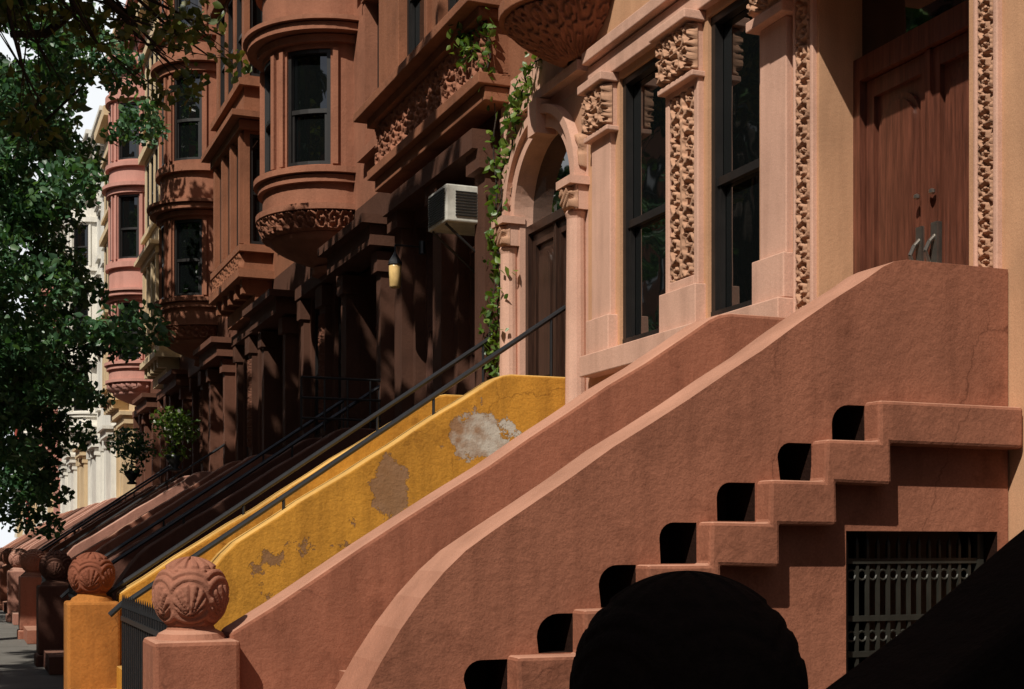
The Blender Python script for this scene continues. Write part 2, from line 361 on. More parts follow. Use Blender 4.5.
def upper(P,b,bay,H,det,doorpart=True):
    m=flat(XF); fl=[(6.75,8.75),(9.75,11.6),(12.5,14.2)]
    ops=[]
    if doorpart: ops+= [(b+.72,b+1.55,z0,z1) for z0,z1 in fl]
    if bay=='flat': 
        for (z0,z1) in fl: ops+=[(b+2.5,b+3.2,z0,z1),(b+3.75,b+4.45,z0,z1)]
    P['wall'].wall(m,b,b+MOD,6.1,H,ops,.22)
    for o in ops: floorset(P,m,*o,1,det)
    T=P['trim']
    if bay=='round':
        Yc=b+3.3; R=1.03; mr=rnd(XF,Yc,R); q=R*pi/2
        bops=[]
        for z0,z1 in [(6.75,8.35),(9.6,11.4),(12.4,14.0)]:
            for a in (-54,0,54):
                c=math.radians(a)*R; bops.append((c-.33,c+.33,z0,z1))
        P['wall'].wall(mr,-q,q,6.15,15.2,bops,.16,.12)
        for o in bops:
            window(P,mr,*o,.1,4,'frame')
            T.box(mr,o[0]-.1,o[0]-.03,o[2],o[3],-.05,.03); T.box(mr,o[1]+.03,o[1]+.1,o[2],o[3],-.05,.03)
        for z0,z1,d in [(6.12,6.2,-.1),(6.5,6.6,-.07),(6.62,6.7,-.13),(8.42,8.52,-.08),(8.54,8.64,-.22),(8.66,8.72,-.28),(9.35,9.5,-.1),(11.45,11.6,-.08),(11.62,11.72,-.2),(12.2,12.32,-.1),(14.1,14.3,-.1),(15.0,15.3,-.25)]:
            T.box(mr,-q,q,z0,z1,d,.1,26)
        P['ornament'].relief(mr,-q,q,5.86,6.115,-.02,.08,scroll_h,.016 if det else .08,lambda t:.10*(1-t))
        P['ornament'].relief(mr,-q,q,5.5,5.855,.08,.0,lambda *a:0,.05,lambda t:(1-t)**1.6*R*.72)
        T.box(rnd(XF,Yc,.3),-.3*pi/2,.3*pi/2,5.4,5.5,-.02,.2,12)
    elif bay=='rect':
        X=4.6; a,c=b+2.15,b+4.85; mf=flat(X)
        bops=[]
        for z0,z1 in [(6.7,8.6),(9.6,11.4),(12.4,14.0)]:
            for k in range(3):
                s=a+.2+k*.82; bops.append((s,s+.62,z0,z1))
        P['wall'].wall(mf,a,c,6.2,15.2,bops,.2)
        for o in bops: window(P,mf,*o,.1,1,'frame')
        sops=[(4.7,4.98,z0,z1) for z0,z1 in [(6.7,8.6),(9.6,11.4),(12.4,14.0)]]
        P['wall'].wall(side(a),X,XF,6.2,15.2,sops,.15)
        for o in sops: window(P,side(a),*o,.1,1,'frame')
        P['wall'].wall(sidef(c),X,XF,6.2,15.2,[],.15)
        for z0,z1,e in [(6.1,6.24,.12),(6.55,6.66,.1),(8.65,8.8,.1),(8.82,8.92,.25),(9.4,9.52,.1),(11.5,11.7,.15),(12.2,12.32,.1),(14.1,14.3,.1),(15.0,15.3,.3)]:
            T.box(XYZ,X-e,XF+.05,z0,z1,a-e,c+e)
        if det: P['ornament'].relief(mf,a,c,6.24,6.54,-.03,.06,scroll_h,.02)
        for k in range(5):
            s=a+.15+k*(c-a-.3)/4
            T.box(XYZ,X-.02,XF+.05,5.85,6.098,s-.09,s+.09)
        T.box(XYZ,X+.2,XF+.05,5.6,5.848,a+.05,c-.05)
        for k in range(4):
            s=a+.1+k*.82
            T.box(mf,s-.07,s+.07,6.7,8.6,-.07,.03)
    T.box(m,b+.003,b+MOD-.003,H-.9,H-.6,-.15,.1)
    T.box(m,b+.003,b+MOD-.003,H-.35,H-.15,-.5,.1)
    T.box(m,b+.003,b+MOD-.003,H-.147,H,-.6,.1)
    for k in range(9):
        s=b+.25+k*(MOD-.5)/8
        T.box(m,s-.07,s+.07,H-.6,H-.352,-.42,.05)
    for z in (9.0,):
        T.box(m,b+.003,b+2.0,z,z+.15,-.1,.05)
    P['wall'].box(flat(XF),b+.01,b+MOD-.01,.0,H-.02,.6,11)
    P['wall'].box(flat(XF),b+.01,b+MOD-.01,H-.019,H-.004,.0,11.0)

def finish(P,name,mats,detail=True):
    e=empty(name)
    for k,mb in P.items():
        mb.obj({'wall':'upper_walls','lower':'lower_walls','trim':'cornices_and_trim','ornament':'carved_ornament','glass':'window_panes','frame':'window_sashes','frameb':'bay_window_sashes','door':'entrance_doors','dark':'basement_openings'}[k],mats[k],e,smooth=(k=='ornament'),bevel=(.008 if (k=='trim' and detail=='fine') else 0))
    return e
def matset(wall,lower=None,trim=None,orn=None,door='door'):
    lower=lower or wall; trim=trim or wall
    return dict(wall=M[wall],lower=M[lower],trim=M[trim],ornament=M[orn or trim],glass=M['glass'],frame=M['frame'],frameb=M['frameb'],door=M[door],dark=M['dark'])

def lower_generic(P,b,det,T=None,O=None):
    m=flat(XF); D=(b+.5,b+1.9,2.21,5.2); W1=(b+2.62,b+3.27,3.15,5.3); W2=(b+3.95,b+4.68,3.15,5.3)
    P['lower'].wall(m,b,b+MOD,0,6.1,[D,W1,W2,(b+2.6,b+4.7,.5,1.7)],.32)
    window(P,m,*W1,.12); window(P,m,*W2,.12)
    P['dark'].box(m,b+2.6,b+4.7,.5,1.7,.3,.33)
    for k in range(8): P['frame'].box(m,b+2.7+k*.27,b+2.72+k*.27,.5,1.7,.1,.13)
    doubledoor(P,m,b+.5,b+1.9,2.21,4.4,.3)
    P['glass'].box(m,b+.5,b+1.9,4.48,5.2,.3,.34); P['door'].box(m,b+.5,b+1.9,4.4,4.478,.2,.34)
    T=T or P['trim']
    for s in (b+.28,b+1.92):
        T.box(m,s,s+.2,2.2,4.9,-.2,.05); T.box(m,s-.04,s+.24,4.9,5.15,-.26,.05); T.box(m,s-.03,s+.23,2.2,2.5,-.24,.05)
    T.box(m,b+.15,b+2.25,5.2,5.45,-.38,.05); T.box(m,b+.08,b+2.32,5.452,5.56,-.5,.05)
    for s in (b+2.4,b+3.45,b+4.8):
        w=.17 if s!=b+3.45 else .34
        T.box(m,s,s+w,3.1,5.0,-.1,.05); T.box(m,s-.03,s+w+.03,5.0,5.3,-.16,.05); T.box(m,s-.03,s+w+.03,2.9,3.1,-.15,.05)
    T.box(m,b+2.35,b+5.05,5.32,5.5,-.18,.05)
    T.box(m,b+2.35,b+5.05,2.72,2.89,-.2,.05)
    if det:
        O=O or P['ornament']
        O.relief(m,b+3.5,b+3.74,3.3,4.9,-.11,.035,scroll_v,.014)
        O.relief(m,b+2.0,b+2.28,2.4,5.0,-.03,.05,scroll_1,.018)

# House A (i=0) --------------------------------------------------
def houseA():
    i=0; b=base(i); P=mkparts(); m=flat(XF)
    D=(6.0,7.4,2.21,5.45); W1=(8.10,8.80,3.15,5.36); W2=(9.42,10.24,3.15,5.36)
    L=P['lower']
    L.wall(m,5.5,b+MOD,0,6.1,[D,W1,W2,(8.1,10.2,.5,1.7)],.34)
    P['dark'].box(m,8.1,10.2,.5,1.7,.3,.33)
    window(P,m,*W1,.10,mid=.45); window(P,m,*W2,.10,mid=.45)
    doubledoor(P,m,6.0,7.4,2.21,4.55,.34)
    P['glass'].box(m,6.0,7.4,4.62,5.45,.33,.37); P['door'].box(m,6.0,7.4,4.55,4.618,.26,.37)
    T=P['trim']
    T.box(m,5.75,7.66,5.15,5.4,-.34,.05); T.box(m,5.7,7.70,5.403,5.55,-.5,.05)  # hood out of view, added to shade the door top
    T.box(m,7.70,8.02,3.42,4.98,-.05,.05); T.box(m,7.67,8.06,3.12,3.42,-.09,.05)
    T.box(m,7.64,8.09,4.98,5.05,-.12,.05); T.box(m,7.66,8.07,5.05,5.38,-.08,.05)
    T.box(m,8.86,8.92,3.42,4.98,-.05,.05); T.box(m,9.30,9.36,3.42,4.98,-.05,.05)
    T.box(m,8.92,9.30,3.42,3.5,-.048,.05); T.box(m,8.92,9.30,4.9,4.98,-.048,.05)
    P['ornament'].relief(m,8.92,9.30,3.5,4.9,.005,.055,scroll_v,.008)
    T.box(m,8.83,9.39,3.12,3.42,-.09,.05)
    P['ornament'].relief(m,8.86,9.36,5.0,5.34,-.08,.06,scroll_f,.009); T.box(m,8.87,9.35,4.985,5.345,-.06,.05)
    T.box(m,8.83,9.39,5.348,5.42,-.18,.05); T.box(m,8.84,9.38,4.94,4.983,-.11,.05)
    T.box(m,10.32,10.68,3.42,4.98,-.05,.05); T.box(m,10.28,10.72,3.12,3.42,-.09,.05)
    P['ornament'].relief(m,10.28,10.70,5.0,5.34,-.08,.06,scroll_f,.010); T.box(m,10.29,10.69,4.985,5.345,-.06,.05)
    T.box(m,10.26,10.72,5.348,5.42,-.17,.05); T.box(m,10.26,10.72,4.94,4.983,-.11,.05)
    T.box(m,7.66,10.74,2.94,3.118,-.14,.05); T.box(m,7.66,10.74,2.5,2.7,-.1,.05)
    T.box(m,7.72,10.74,5.423,5.6,-.06,.05); T.box(m,7.72,10.74,5.62,5.72,-.12,.05)
    P['ornament'].relief(m,7.66,8.07,5.08,5.34,-.08,.05,scroll_f,.011)
    for s0,s1 in ((7.46,7.62),(5.78,5.90)):
        P['ornament'].relief(m,s0,s1,2.3,5.14,-.01,.03,scroll_1,.0065)
        T.box(m,s0-.035,s0-.002,2.25,5.14,-.035,.05); T.box(m,s1+.002,s1+.03,2.25,5.14,-.035,.05)
    upper(P,b,'none',17,True)
    ms=matset('brown','tanstone','pinkstone','carved'); ms['wall']=M['brown3']
    e=finish(P,'brownstone_house',ms,'fine')
    h=MB()
    for y in (6.64,6.78):
        X=XF+.34-.05
        h.box(flat(X),y-.028,y+.028,2.9,3.42,-.006,.03)
        pts=[(X,y,3.0),(X-.05,y,3.05),(X-.06,y,3.10),(X-.035,y,3.16),(X-.07,y,3.24),(X-.04,y,3.3),(X,y,3.34)]
        for a,c in zip(pts[:-1],pts[1:]): h.tube(a,c,.013)
        h.lathe((X-.02,y,3.6),[(.0,-.02),(.02,-.01),(.02,.01),(0,.02)],8)
    h.obj('door_handles',M['brass'],e,smooth=False)
houseA()

# House B (i=1)  --------------------------------------------------
def houseB():
    b=base(1); P=mkparts(); m=flat(XF); L=P['lower']; e2=12.92
    AC=11.76; r=.66; zs=4.7
    L.wall(m,b,e2,0,6.1,[(AC-r,AC+r,2.21,5.45)],.15)
    L.archfill(m,AC,r,zs,5.45,.15)
    P['glass'].box(m,AC-r-.02,AC+r+.02,4.62,5.44,.14,.2)
    DD={'door':MB()}
    doubledoor(DD,m,AC-r,AC+r,2.21,4.6,.14)
    T=P['trim']
    A=MB(); A.archring(m,AC,r+.0,r+.12,zs,-.06,.05,28); A.archring(m,AC,r+.122,r+.2,zs,-.11,.05,28)
    for s in (AC-r-.13,AC+r+.13):
        A.lathe((XF-.06,s,2.3),[(.13,0),(.13,.15),(.1,.22),(.1,.3),(.085,2.05),(.10,2.1),(.09,2.12)],16)
        A.box(m,s-.15,s+.15,4.63,4.7,-.19,.05)
        P['ornament'].relief(m,s-.125,s+.125,4.42,4.63,-.13,.05,lattice,.012); A.box(m,s-.12,s+.12,4.42,4.63,-.12,.05)
    P['ornament'].relief(m,AC-.88,AC+.88,4.78,5.52,-.02,.05,lambda u,v,w,h:scroll_1(v+.2,u,.35,w),.012,None,lambda s,z:math.hypot(s-AC,z-zs)<r+.1)
    A.box(m,AC-.1,AC+.1,5.3,5.62,-.15,.05)
    A.box(m,b+.02,12.7,5.63,5.72,-.1,.05)
    P['ornament'].relief(m,12.66,12.86,2.3,4.4,-.01,.05,scroll_1,.012)
    BW=MB()
    ops=[(13.35,14.2,2.6,5.3),(14.85,15.7,3.0,5.3),(13.3,15.8,.5,1.7)]
    BW.wall(m,e2,b+MOD,0,6.1,ops,.3)
    window(P,m,13.35,14.2,2.6,4.75,.2,fr='frameb'); P['dark'].box(m,13.35,14.2,4.77,5.3,.2,.23); window(P,m,14.85,15.7,3.0,5.3,.2,fr='frameb')
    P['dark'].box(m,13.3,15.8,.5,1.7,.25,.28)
    for s in (13.0,14.35,15.8):
        BW.box(m,s,s+.3,2.9,5.3,-.14,.05); BW.box(m,s-.05,s+.35,5.3,5.5,-.22,.05); BW.box(m,s-.04,s+.34,2.7,2.9,-.2,.05)
    BW.box(m,13.0,16.15,5.502,5.7,-.28,.05)
    Yc=11.02;R=.62; mr=rnd(XF,Yc,R); q=R*pi/2
    bops=[(-.3,.3,6.9,8.6)]
    P['wall'].wall(mr,-q,q,6.2,15,bops,.2,.1); window(P,mr,*bops[0],.14,4,'frameb')
    for z0,z1,d in [(6.1,6.22,-.1),(6.6,6.72,-.08),(8.7,8.9,-.12)]: T.box(mr,-q,q,z0,z1,d,.1,18)
    O=MB(); O.relief(mr,-q,q,5.74,6.098,-.02,.04,scroll_f,.011,lambda t:(1-t)**1.4*R*.8)
    X=4.88; mf=flat(X); a,c=12.72,16.5
    bo=[(13.1,14.05,6.95,9.0),(14.55,15.5,6.95,9.0),(13.1,14.05,10,12),(14.55,15.5,10,12)]
    P['wall'].wall(mf,a,c,6.2,15.5,bo,.2)
    for o in bo: 
        window(P,mf,*o,.12,1); T.box(mf,o[0]-.1,o[0]-.003,o[2],o[3],-.06,.03); T.box(mf,o[1]+.003,o[1]+.1,o[2],o[3],-.06,.03)
        T.box(mf,o[0]-.15,o[1]+.15,o[3]+.003,o[3]+.25,-.15,.03)
    P['wall'].wall(side(a),X,XF,6.2,15.5,[],.2); P['wall'].wall(sidef(c),X,XF,6.2,15.5,[],.2)
    for z0,z1,e in [(5.9,6.04,.04),(6.05,6.16,.12),(6.7,6.8,.12),(6.802,6.9,.26),(9.3,9.5,.2)]:
        T.box(XYZ,X-e,XF+.05,z0,z1,a-e*.5,c+e)
    P['wall'].box(XYZ,X+.01,XF+.05,6.16,6.7,a+.005,c-.005)
    O2=MB(); O2.relief(mf,a+.02,c-.02,6.17,6.69,.01,.075,scroll_f,.013)
    upper(P,b,'none',17,True,False)
    ms=matset('brown','pinkstone','brown','carved')
    e=finish(P,'brownstone_house',ms,'fine')
    DD['door'].obj('arched_doorway_doors',M['doordark'],e)
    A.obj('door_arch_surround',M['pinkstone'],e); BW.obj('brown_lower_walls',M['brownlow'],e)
    O.obj('carved_oriel_base',M['brown3'],e,smooth=True); O2.obj('carved_frieze',M['brown3'],e,smooth=True)
houseB()

specs={-1:('tanstone','none'),2:('brown3','round'),3:('brown','rect'),4:('brown3','round'),5:('cream','rect'),6:('pink','round'),7:('cream','rect'),
 8:('white','flat'),9:('white','round'),10:('cream','flat'),11:('white','rect'),12:('white','flat'),13:('pink','round'),14:('cream','rect'),15:('white','flat'),16:('white','round'),17:('cream','rect'),18:('cream','flat'),19:('red','round'),20:('white','rect'),21:('cream','flat'),22:('cream','flat'),23:('white','flat')}
for i,(mt,bay) in specs.items():
    P=mkparts(); det=(2<=i<=4); LT=MB(); LO=MB()
    lower_generic(P,base(i),det,LT,LO)
    upper(P,base(i),bay,17 if i<7 else 16+ (i*37%5)*.35,det)
    low='brownlow' if i in(-1,2,3) else ('brown2' if i in (4,5,6) else mt)  # darker lower storeys: facade shade put into the stone colour
    if i==-1: P['wall'].box(flat(XF),base(-1)+2.2,5.497,3.1,6.098,-.03,.05)
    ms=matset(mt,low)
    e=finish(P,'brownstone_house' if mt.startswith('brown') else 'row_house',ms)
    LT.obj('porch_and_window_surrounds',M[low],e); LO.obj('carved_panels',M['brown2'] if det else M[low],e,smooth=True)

# ------------------------------------------------------------------ stoops
def carved_ball(c,R,mat,parent,depth=.065):
    nu,nv=150,110; vs=[];fs=[]
    cent=[]
    for k in range(6):
        a=2*pi*k/6+.35
        cent.append(Vector((math.cos(a)*math.cos(-.15),math.sin(a)*math.cos(-.15),math.sin(-.15))))
    for j in range(nv+1):
        ph=-pi/2+pi*j/nv
        for i in range(nu):
            t=2*pi*i/nu; d=Vector((math.cos(t)*math.cos(ph),math.sin(t)*math.cos(ph),math.sin(ph)))
            k=min(cent,key=lambda x:d.angle(x)); a=d.angle(k)
            fan=math.atan2(d.z+.6,(k.cross(Vector((0,0,1)))).dot(d))
            if d.z>.72: h=.5+.5*math.cos(t*12)
            elif a<.47: h=.5+.5*math.cos(fan*22)
            else: h=.5+.5*math.cos(a*30)
            if abs(a-.47)<.03 or abs(d.z-.72)<.025: h=0
            h=sst(h,.1,.55)
            r=R*(1-depth*(1-h)); vs.append((c[0]+d.x*r,c[1]+d.y*r,c[2]+d.z*r))
    for j in range(nv):
        for i in range(nu):
            fs.append((j*nu+i,j*nu+(i+1)%nu,(j+1)*nu+(i+1)%nu,(j+1)*nu+i))
    mb=MB(); mb.v=vs; mb.f=fs
    return mb.obj('carved_ball',mat,parent,smooth=True)

SL=.632
def stoop(i,mat,raise_=0,detail=False,newmat_=None,ballmat=None,ballR=.205,ng=None,cx=1.17,bd=.065):
    b=base(i); Yn=b+.19; Yf=b+1.9; th=.30; e=empty('front_stoop'); g=raise_
    if ng is None: ng=g
    top=lambda x:min(2.94,2.94-(4.38-x)*SL)+g
    def hand(x): return .006*math.sin(x*5.1+i)+.004*math.sin(x*11.7+2*i)   # hand-trowelled edge
    xs=[5.09,4.75,4.45,4.37,4.30]+[4.2-.2*k for k in range(0,11)]+[2.08,1.98,1.88,1.78,1.69,1.6,1.52,1.44,1.37,1.3,1.24,1.19,1.15]
    def zt(x):
        if x>=4.45: return 2.94+g
        if x>=4.36: return 2.925+g
        if x>=4.29: return 2.893+g
        z=top(x)+hand(x)
        if x<2.1: z-= (2.1-x)**1.7*1.15
        return max(z,.06)
    prof=[(x,zt(x)) for x in xs]; prof[-1]=(1.15,.02)
    poly=[(5.09,-.05)]+prof+[(1.15,-.05)]
    y1=[Yn+th+ (max(0,2.3-x)*.2) for x,z in poly]; y1[0]=Yn+th
    near=MB(); near.prism(poly,Yn,Yn+th,y1)
    o=near.obj('near_cheek_wall',mat,e)
    t=[2.21-.2*k+g*.5 for k in range(12)]; Xk=[4.2-.32*k for k in range(12)]
    if detail:
        cut=MB()
        for k in range(0,8):
            x1=Xk[k]-.003; x0=Xk[k]-.20+random.uniform(-.015,.02); z0=t[k+1]+.004; z1=t[k]+random.uniform(-.02,.0)
            rr=random.uniform(.07,.11); pl=[(x1,z0),(x1,z1)]+[(x0+rr+rr*math.cos(a),z1-rr+rr*math.sin(a)) for a in [pi/2+pi/2*q/6 for q in range(7)]]+[(x0+random.uniform(.0,.03),z0)]
            cut.prism(pl,Yn-.1,Yn+.27)
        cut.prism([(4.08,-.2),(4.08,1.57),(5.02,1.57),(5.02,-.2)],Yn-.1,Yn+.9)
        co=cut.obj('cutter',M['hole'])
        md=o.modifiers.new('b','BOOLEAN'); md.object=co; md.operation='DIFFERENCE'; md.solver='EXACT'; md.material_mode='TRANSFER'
        dg=bpy.context.evaluated_depsgraph_get(); me=bpy.data.meshes.new_from_object(o.evaluated_get(dg))
        o.modifiers.clear(); o.data=me; bpy.data.objects.remove(co,do_unlink=True)
    bv=o.modifiers.new('bevel','BEVEL'); bv.width=.022; bv.segments=3; bv.limit_method='ANGLE'; bv.angle_limit=math.radians(40)
    xf=[5.09,4.75,4.45,4.37,4.30]+[4.1-.25*k for k in range(0,11)]+[1.36]
    pf=[(x,zt(x) if x>=4.29 else top(x)+hand(x+3)) for x in xf]
    far=MB(); far.prism([(5.09,-.05)]+pf+[(1.36,-.05)],Yf,Yf+th); far.obj('far_cheek_wall',mat,e,bevel=.022)
    st=MB(); poly=[(4.06,-.05),(4.06,t[0]-.22),(5.09,t[0]-.22),(5.09,t[0])]
    for k in range(0,11):
        poly.append((Xk[k],t[k])); 
        if t[k+1]>0: poly.append((Xk[k],t[k+1]))
        else: poly.append((Xk[k],-.05)); break
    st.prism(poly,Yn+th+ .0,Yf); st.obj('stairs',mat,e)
    if detail:
        rb=MB(); K=8; up=[];lo=[]
        up.append((Xk[K],t[K]-.22))
        for k in range(K,-1,-1):
            up.append((Xk[k]+random.uniform(-.01,.01),t[k])); 
            if k>0: up.append((Xk[k-1]+random.uniform(-.01,.01),t[k]+random.uniform(-.01,.01)))
        up.append((5.085,t[0])); lo.append((5.085,t[0]-.215))
        for k in range(1,K+1):
            q=random.uniform(-.012,.012)
            lo.append((Xk[k-1]+.06,t[k-1]-.215+q)); lo.append((Xk[k-1]+.06+q,t[k]-.215))
        rb.prism(up+lo,Yn-.12,Yn+.02); rb.obj('projecting_step_ends',mat,e,bevel=.018)
        G=MB(); yg=Yn+.1
        for x in (4.1,4.98): G.box(XYZ,x-.02,x+.02,0,1.56,yg-.02,yg+.02)
        for z in (.1,.95,1.13,1.42): G.box(XYZ,4.12,4.96,z-.014,z+.014,yg-.015,yg+.015)
        for k in range(13):
            x=4.15+k*.064; G.box(XYZ,x-.008,x+.008,.1,1.5,yg-.009,yg+.009)
            G.tube((x,yg,1.5),(x,yg,1.55),.014,.001,6)
        for k in range(12):
            x=4.182+k*.064
            for q in range(8):
                a=2*pi*q/8; a2=2*pi*(q+1)/8
                for zc in (1.04,1.35): G.tube((x+.026*math.cos(a),yg,zc+.026*math.sin(a)),(x+.026*math.cos(a2),yg,zc+.026*math.sin(a2)),.006,n=5)
        G.obj('basement_gate',M['gate'],e)
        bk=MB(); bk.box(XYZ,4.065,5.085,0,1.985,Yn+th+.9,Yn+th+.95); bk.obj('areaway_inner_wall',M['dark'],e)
    nm=newmat_ or mat; Nw=MB(); cy=Yf+.1; 
    Nw.box(XYZ,cx-.25,cx+.25,-.05,.14,cy-.27,cy+.27)
    Nw.box(XYZ,cx-.225,cx+.225,.14,1.0+ng,cy-.235,cy+.235)
    Nw.obj('newel_post',nm,e,bevel=.025)
    cap=MB(); cap.lathe((cx,cy,1.0+ng),[(.2,-.02),(.17,.03),(.13,.05),(.12,.07)],24); cap.obj('newel_neck',nm,e,smooth=False)
    carved_ball((cx,cy,1.235+ng),ballR,ballmat or nm,e,bd)
    return e
stoop(-1,M['stoop0'],.015,ng=.01,cx=1.205,ballR=.21,bd=.02)
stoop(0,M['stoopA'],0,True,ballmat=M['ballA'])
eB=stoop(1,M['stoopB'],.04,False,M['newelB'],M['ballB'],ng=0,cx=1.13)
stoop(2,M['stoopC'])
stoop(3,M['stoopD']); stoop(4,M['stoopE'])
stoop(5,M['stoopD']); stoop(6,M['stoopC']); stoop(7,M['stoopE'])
for i in range(8,12): stoop(i,M[['stoopC','stoopD','stoopE'][i%3]])

def rails(i,ys,zo,bal=False):
    b=base(i); e=empty('stair_handrail'); R=MB()
    for y in ys:
        Y=b+y
        z=lambda x: min(3.60,3.60-(5.0-x)*.68)+zo
        R.tube((5.04,Y,z(5.0)+.02),(1.25,Y,z(1.25)),.024)
        R.tube((1.25,Y,z(1.25)+.02),(1.12,Y,z(1.25)-.1),.024)
        for x in (1.3,2.5,3.8,4.9):
            R.tube((x,Y,z(x)),(x,Y,z(x)-.72),.014)
    R.obj('rails_and_posts',M['iron'],e)
rails(1,(.35,2.05),0); rails(2,(.35,2.05),-.05); rails(4,(.35,),-.05); rails(5,(.35,2.05),-.05)
e=empty('landing_railing'); R=MB(); Y=base(2)+.3
for z in (3.05,3.3,3.55): R.tube((3.9,Y,z),(5.08,Y,z),.016)
for k in range(5): R.tube((3.9+k*.29,Y,2.9),(3.9+k*.29,Y,3.55),.014)
R.obj('bars',M['iron'],e)
for i in range(0,14):
    e=empty('iron_fence'); R=MB(); y0=base(i)+2.45; y1=base(i+1)+.15
    for z in (.15,.92): R.box(flat(1.2),y0,y1,z,z+.035,-.018,.018)
    n=int((y1-y0)/.12)
    for k in range(n+1):
        y=y0+(y1-y0)*k/n; R.box(flat(1.2),y-.009,y+.009,0,1.02,-.009,.009); R.tube((1.2,y,1.02),(1.2,y,1.12),.02,.001,5)
    R.obj('pickets',M['iron'],e)

# ------------------------------------------------------------------ AC, lantern, planters
e=empty('air_conditioner'); A=MB(); A.box(XYZ,4.62,5.3,4.80,5.18,13.22,13.80); A.obj('case',M['acmetal'],e,bevel=.015)
G=MB()
for k in range(13): G.box(XYZ,4.605,4.618,4.84+k*.024,4.852+k*.024,13.26,13.76)
for k in range(9): G.box(XYZ,4.72,4.95,4.86+k*.03,4.872+k*.03,13.205,13.218)
G.obj('grille_slats',M['frame'],e)
G=MB(); G.tube((4.64,13.3,4.79),(5.12,13.3,4.4),.014); G.tube((4.64,13.72,4.79),(5.12,13.72,4.4),.014); G.obj('bracket',M['iron'],e)
e=empty('wall_lantern'); L=MB(); c=(4.72,15.3,4.5)
L.lathe(c,[(.05,-.02),(.065,0),(.075,.22),(.07,.25)],12); L.obj('glass_shade',M['lamp'],e,smooth=True)
L=MB(); L.lathe(c,[(.085,.25),(.08,.28),(.03,.36),(.01,.4)],12); L.tube((4.72,15.3,4.88),(4.72,15.3,4.98),.01); L.tube((4.72,15.3,4.98),(5.08,15.3,4.98),.012); L.lathe((5.05,15.3,4.9),[(.04,0),(.04,.15)],8)
L.obj('bracket_and_cap',M['iron'],e)

# ------------------------------------------------------------------ foliage
def leafmesh(name,pts,size,mat,parent,flatness=.0):
    n=len(pts); pts=np.asarray(pts)
    a=rng.normal(size=(n,3)); a/=np.linalg.norm(a,axis=1)[:,None]
    u=rng.normal(size=(n,3)); u[:,2]-=.5; u-= (u*a).sum(1)[:,None]*a; u/=np.linalg.norm(u,axis=1)[:,None]
    w=np.cross(a,u); s=(size*rng.uniform(.6,1.3,n))[:,None]
    V=np.empty((n,6,3))
    V[:,0]=pts-u*s*.5; V[:,1]=pts-u*s*.15+w*s*.33+a*s*.08; V[:,2]=pts+u*s*.2+w*s*.25+a*s*.06
    V[:,3]=pts+u*s*.6; V[:,4]=pts+u*s*.2-w*s*.25+a*s*.06; V[:,5]=pts-u*s*.15-w*s*.33+a*s*.08
    me=bpy.data.meshes.new(name); me.vertices.add(n*6); me.vertices.foreach_set('co',V.reshape(-1))
    me.loops.add(n*8); me.polygons.add(n*2)
    base_=np.arange(n)[:,None]*6
    idx=np.concatenate([base_+np.array([[0,1,2,3]]),base_+np.array([[0,3,4,5]])],axis=1)
    me.loops.foreach_set('vertex_index',idx.reshape(-1).astype(np.int32))
    me.polygons.foreach_set('loop_start',np.arange(0,n*8,4,dtype=np.int32)); 
    me.update(calc_edges=True); me.validate()
    me.materials.append(mat); o=bpy.data.objects.new(name,me); C.objects.link(o); o.parent=parent; return o
def clusters(cs,per,spread=.5):
    out=[]
    for (c,r) in cs:
        k=int(per*(r/.6)**2)
        d=rng.normal(size=(k,3)); d/=np.linalg.norm(d,axis=1)[:,None]
        rr=r*rng.uniform(.25,1,k)**.6
        out.append(np.array(c)+d*rr[:,None]*np.array([1,1,.7]))
    return np.concatenate(out)
def limb(mb,pts,r0,r1):
    n=len(pts)-1
    for k in range(n):
        ra=r0+(r1-r0)*k/n; rb=r0+(r1-r0)*(k+1)/n
        mb.tube(pts[k],pts[k+1],ra,rb,8)
def wiggle(a,b,n,amp):
    a=Vector(a);b=Vector(b); out=[]
    for k in range(n+1):
        p=a.lerp(b,k/n)
        if 0<k<n: p+=Vector((random.uniform(-amp,amp),random.uniform(-amp,amp),random.uniform(-amp,amp)))
        out.append(tuple(p))
    return out

def street_tree(y,ylo,yhi,ncl,xr=(-6.2,.2),zr=(9,13.4),per=42,size=.42,tx=-2.7):
    e=empty('street_tree'); T=MB(); limb(T,wiggle((tx,y,-.1),(tx+.1,y+.2,5.5),5,.08),.26,.19)
    cs=[]
    for k in range(ncl):
        c=(random.uniform(*xr),random.uniform(ylo,yhi),random.uniform(*zr)); cs.append((c,random.uniform(.6,1.0)))
    for k in range(0,ncl,max(1,ncl//14)):
        limb(T,wiggle((tx+.1,y+.2,5.3),cs[k][0],5,.2),.10,.02)
    T.obj('trunk_and_limbs',M['bark'],e,smooth=True)
    leafmesh('leaves',clusters(cs,per),size,M['leafs'],e)
    return e
street_tree(12.5,9.3,16.0,100)  # crown out of view, its extent set to shade the lower facades
street_tree(20.5,16.0,21.5,42,xr=(-2.2,.3))  # second unseen crown, kept narrow to shade facades but not stoops
street_tree(-3.5,-6.8,-1.2,34,(-8,-3.6),(9.5,13))  # unseen crown added to shade the nearest ball and stoop wall
street_tree(33,28,38,70,(-16,-11),(6,15),40,.5,-12.8)
street_tree(22,17,27,70,(-16,-11),(5,13),40,.5,-12.8)
e=empty('street_tree'); T=MB(); limb(T,wiggle((-2.6,30,-.1),(-2.3,30,5),5,.08),.28,.2)
cs=[]
while len(cs)<230:
    x=random.uniform(-6,3.9); y=random.uniform(25.5,33.5); z=random.uniform(2.4,14)
    xm=3.3-max(0,(5.5-z))*.6-max(0,z-10.5)*.45+random.uniform(-1.1,.5)
    if x>xm: continue
    if x<-1 and random.random()<.7: continue
    cs.append(((x,y,z),random.uniform(.3,.75)))
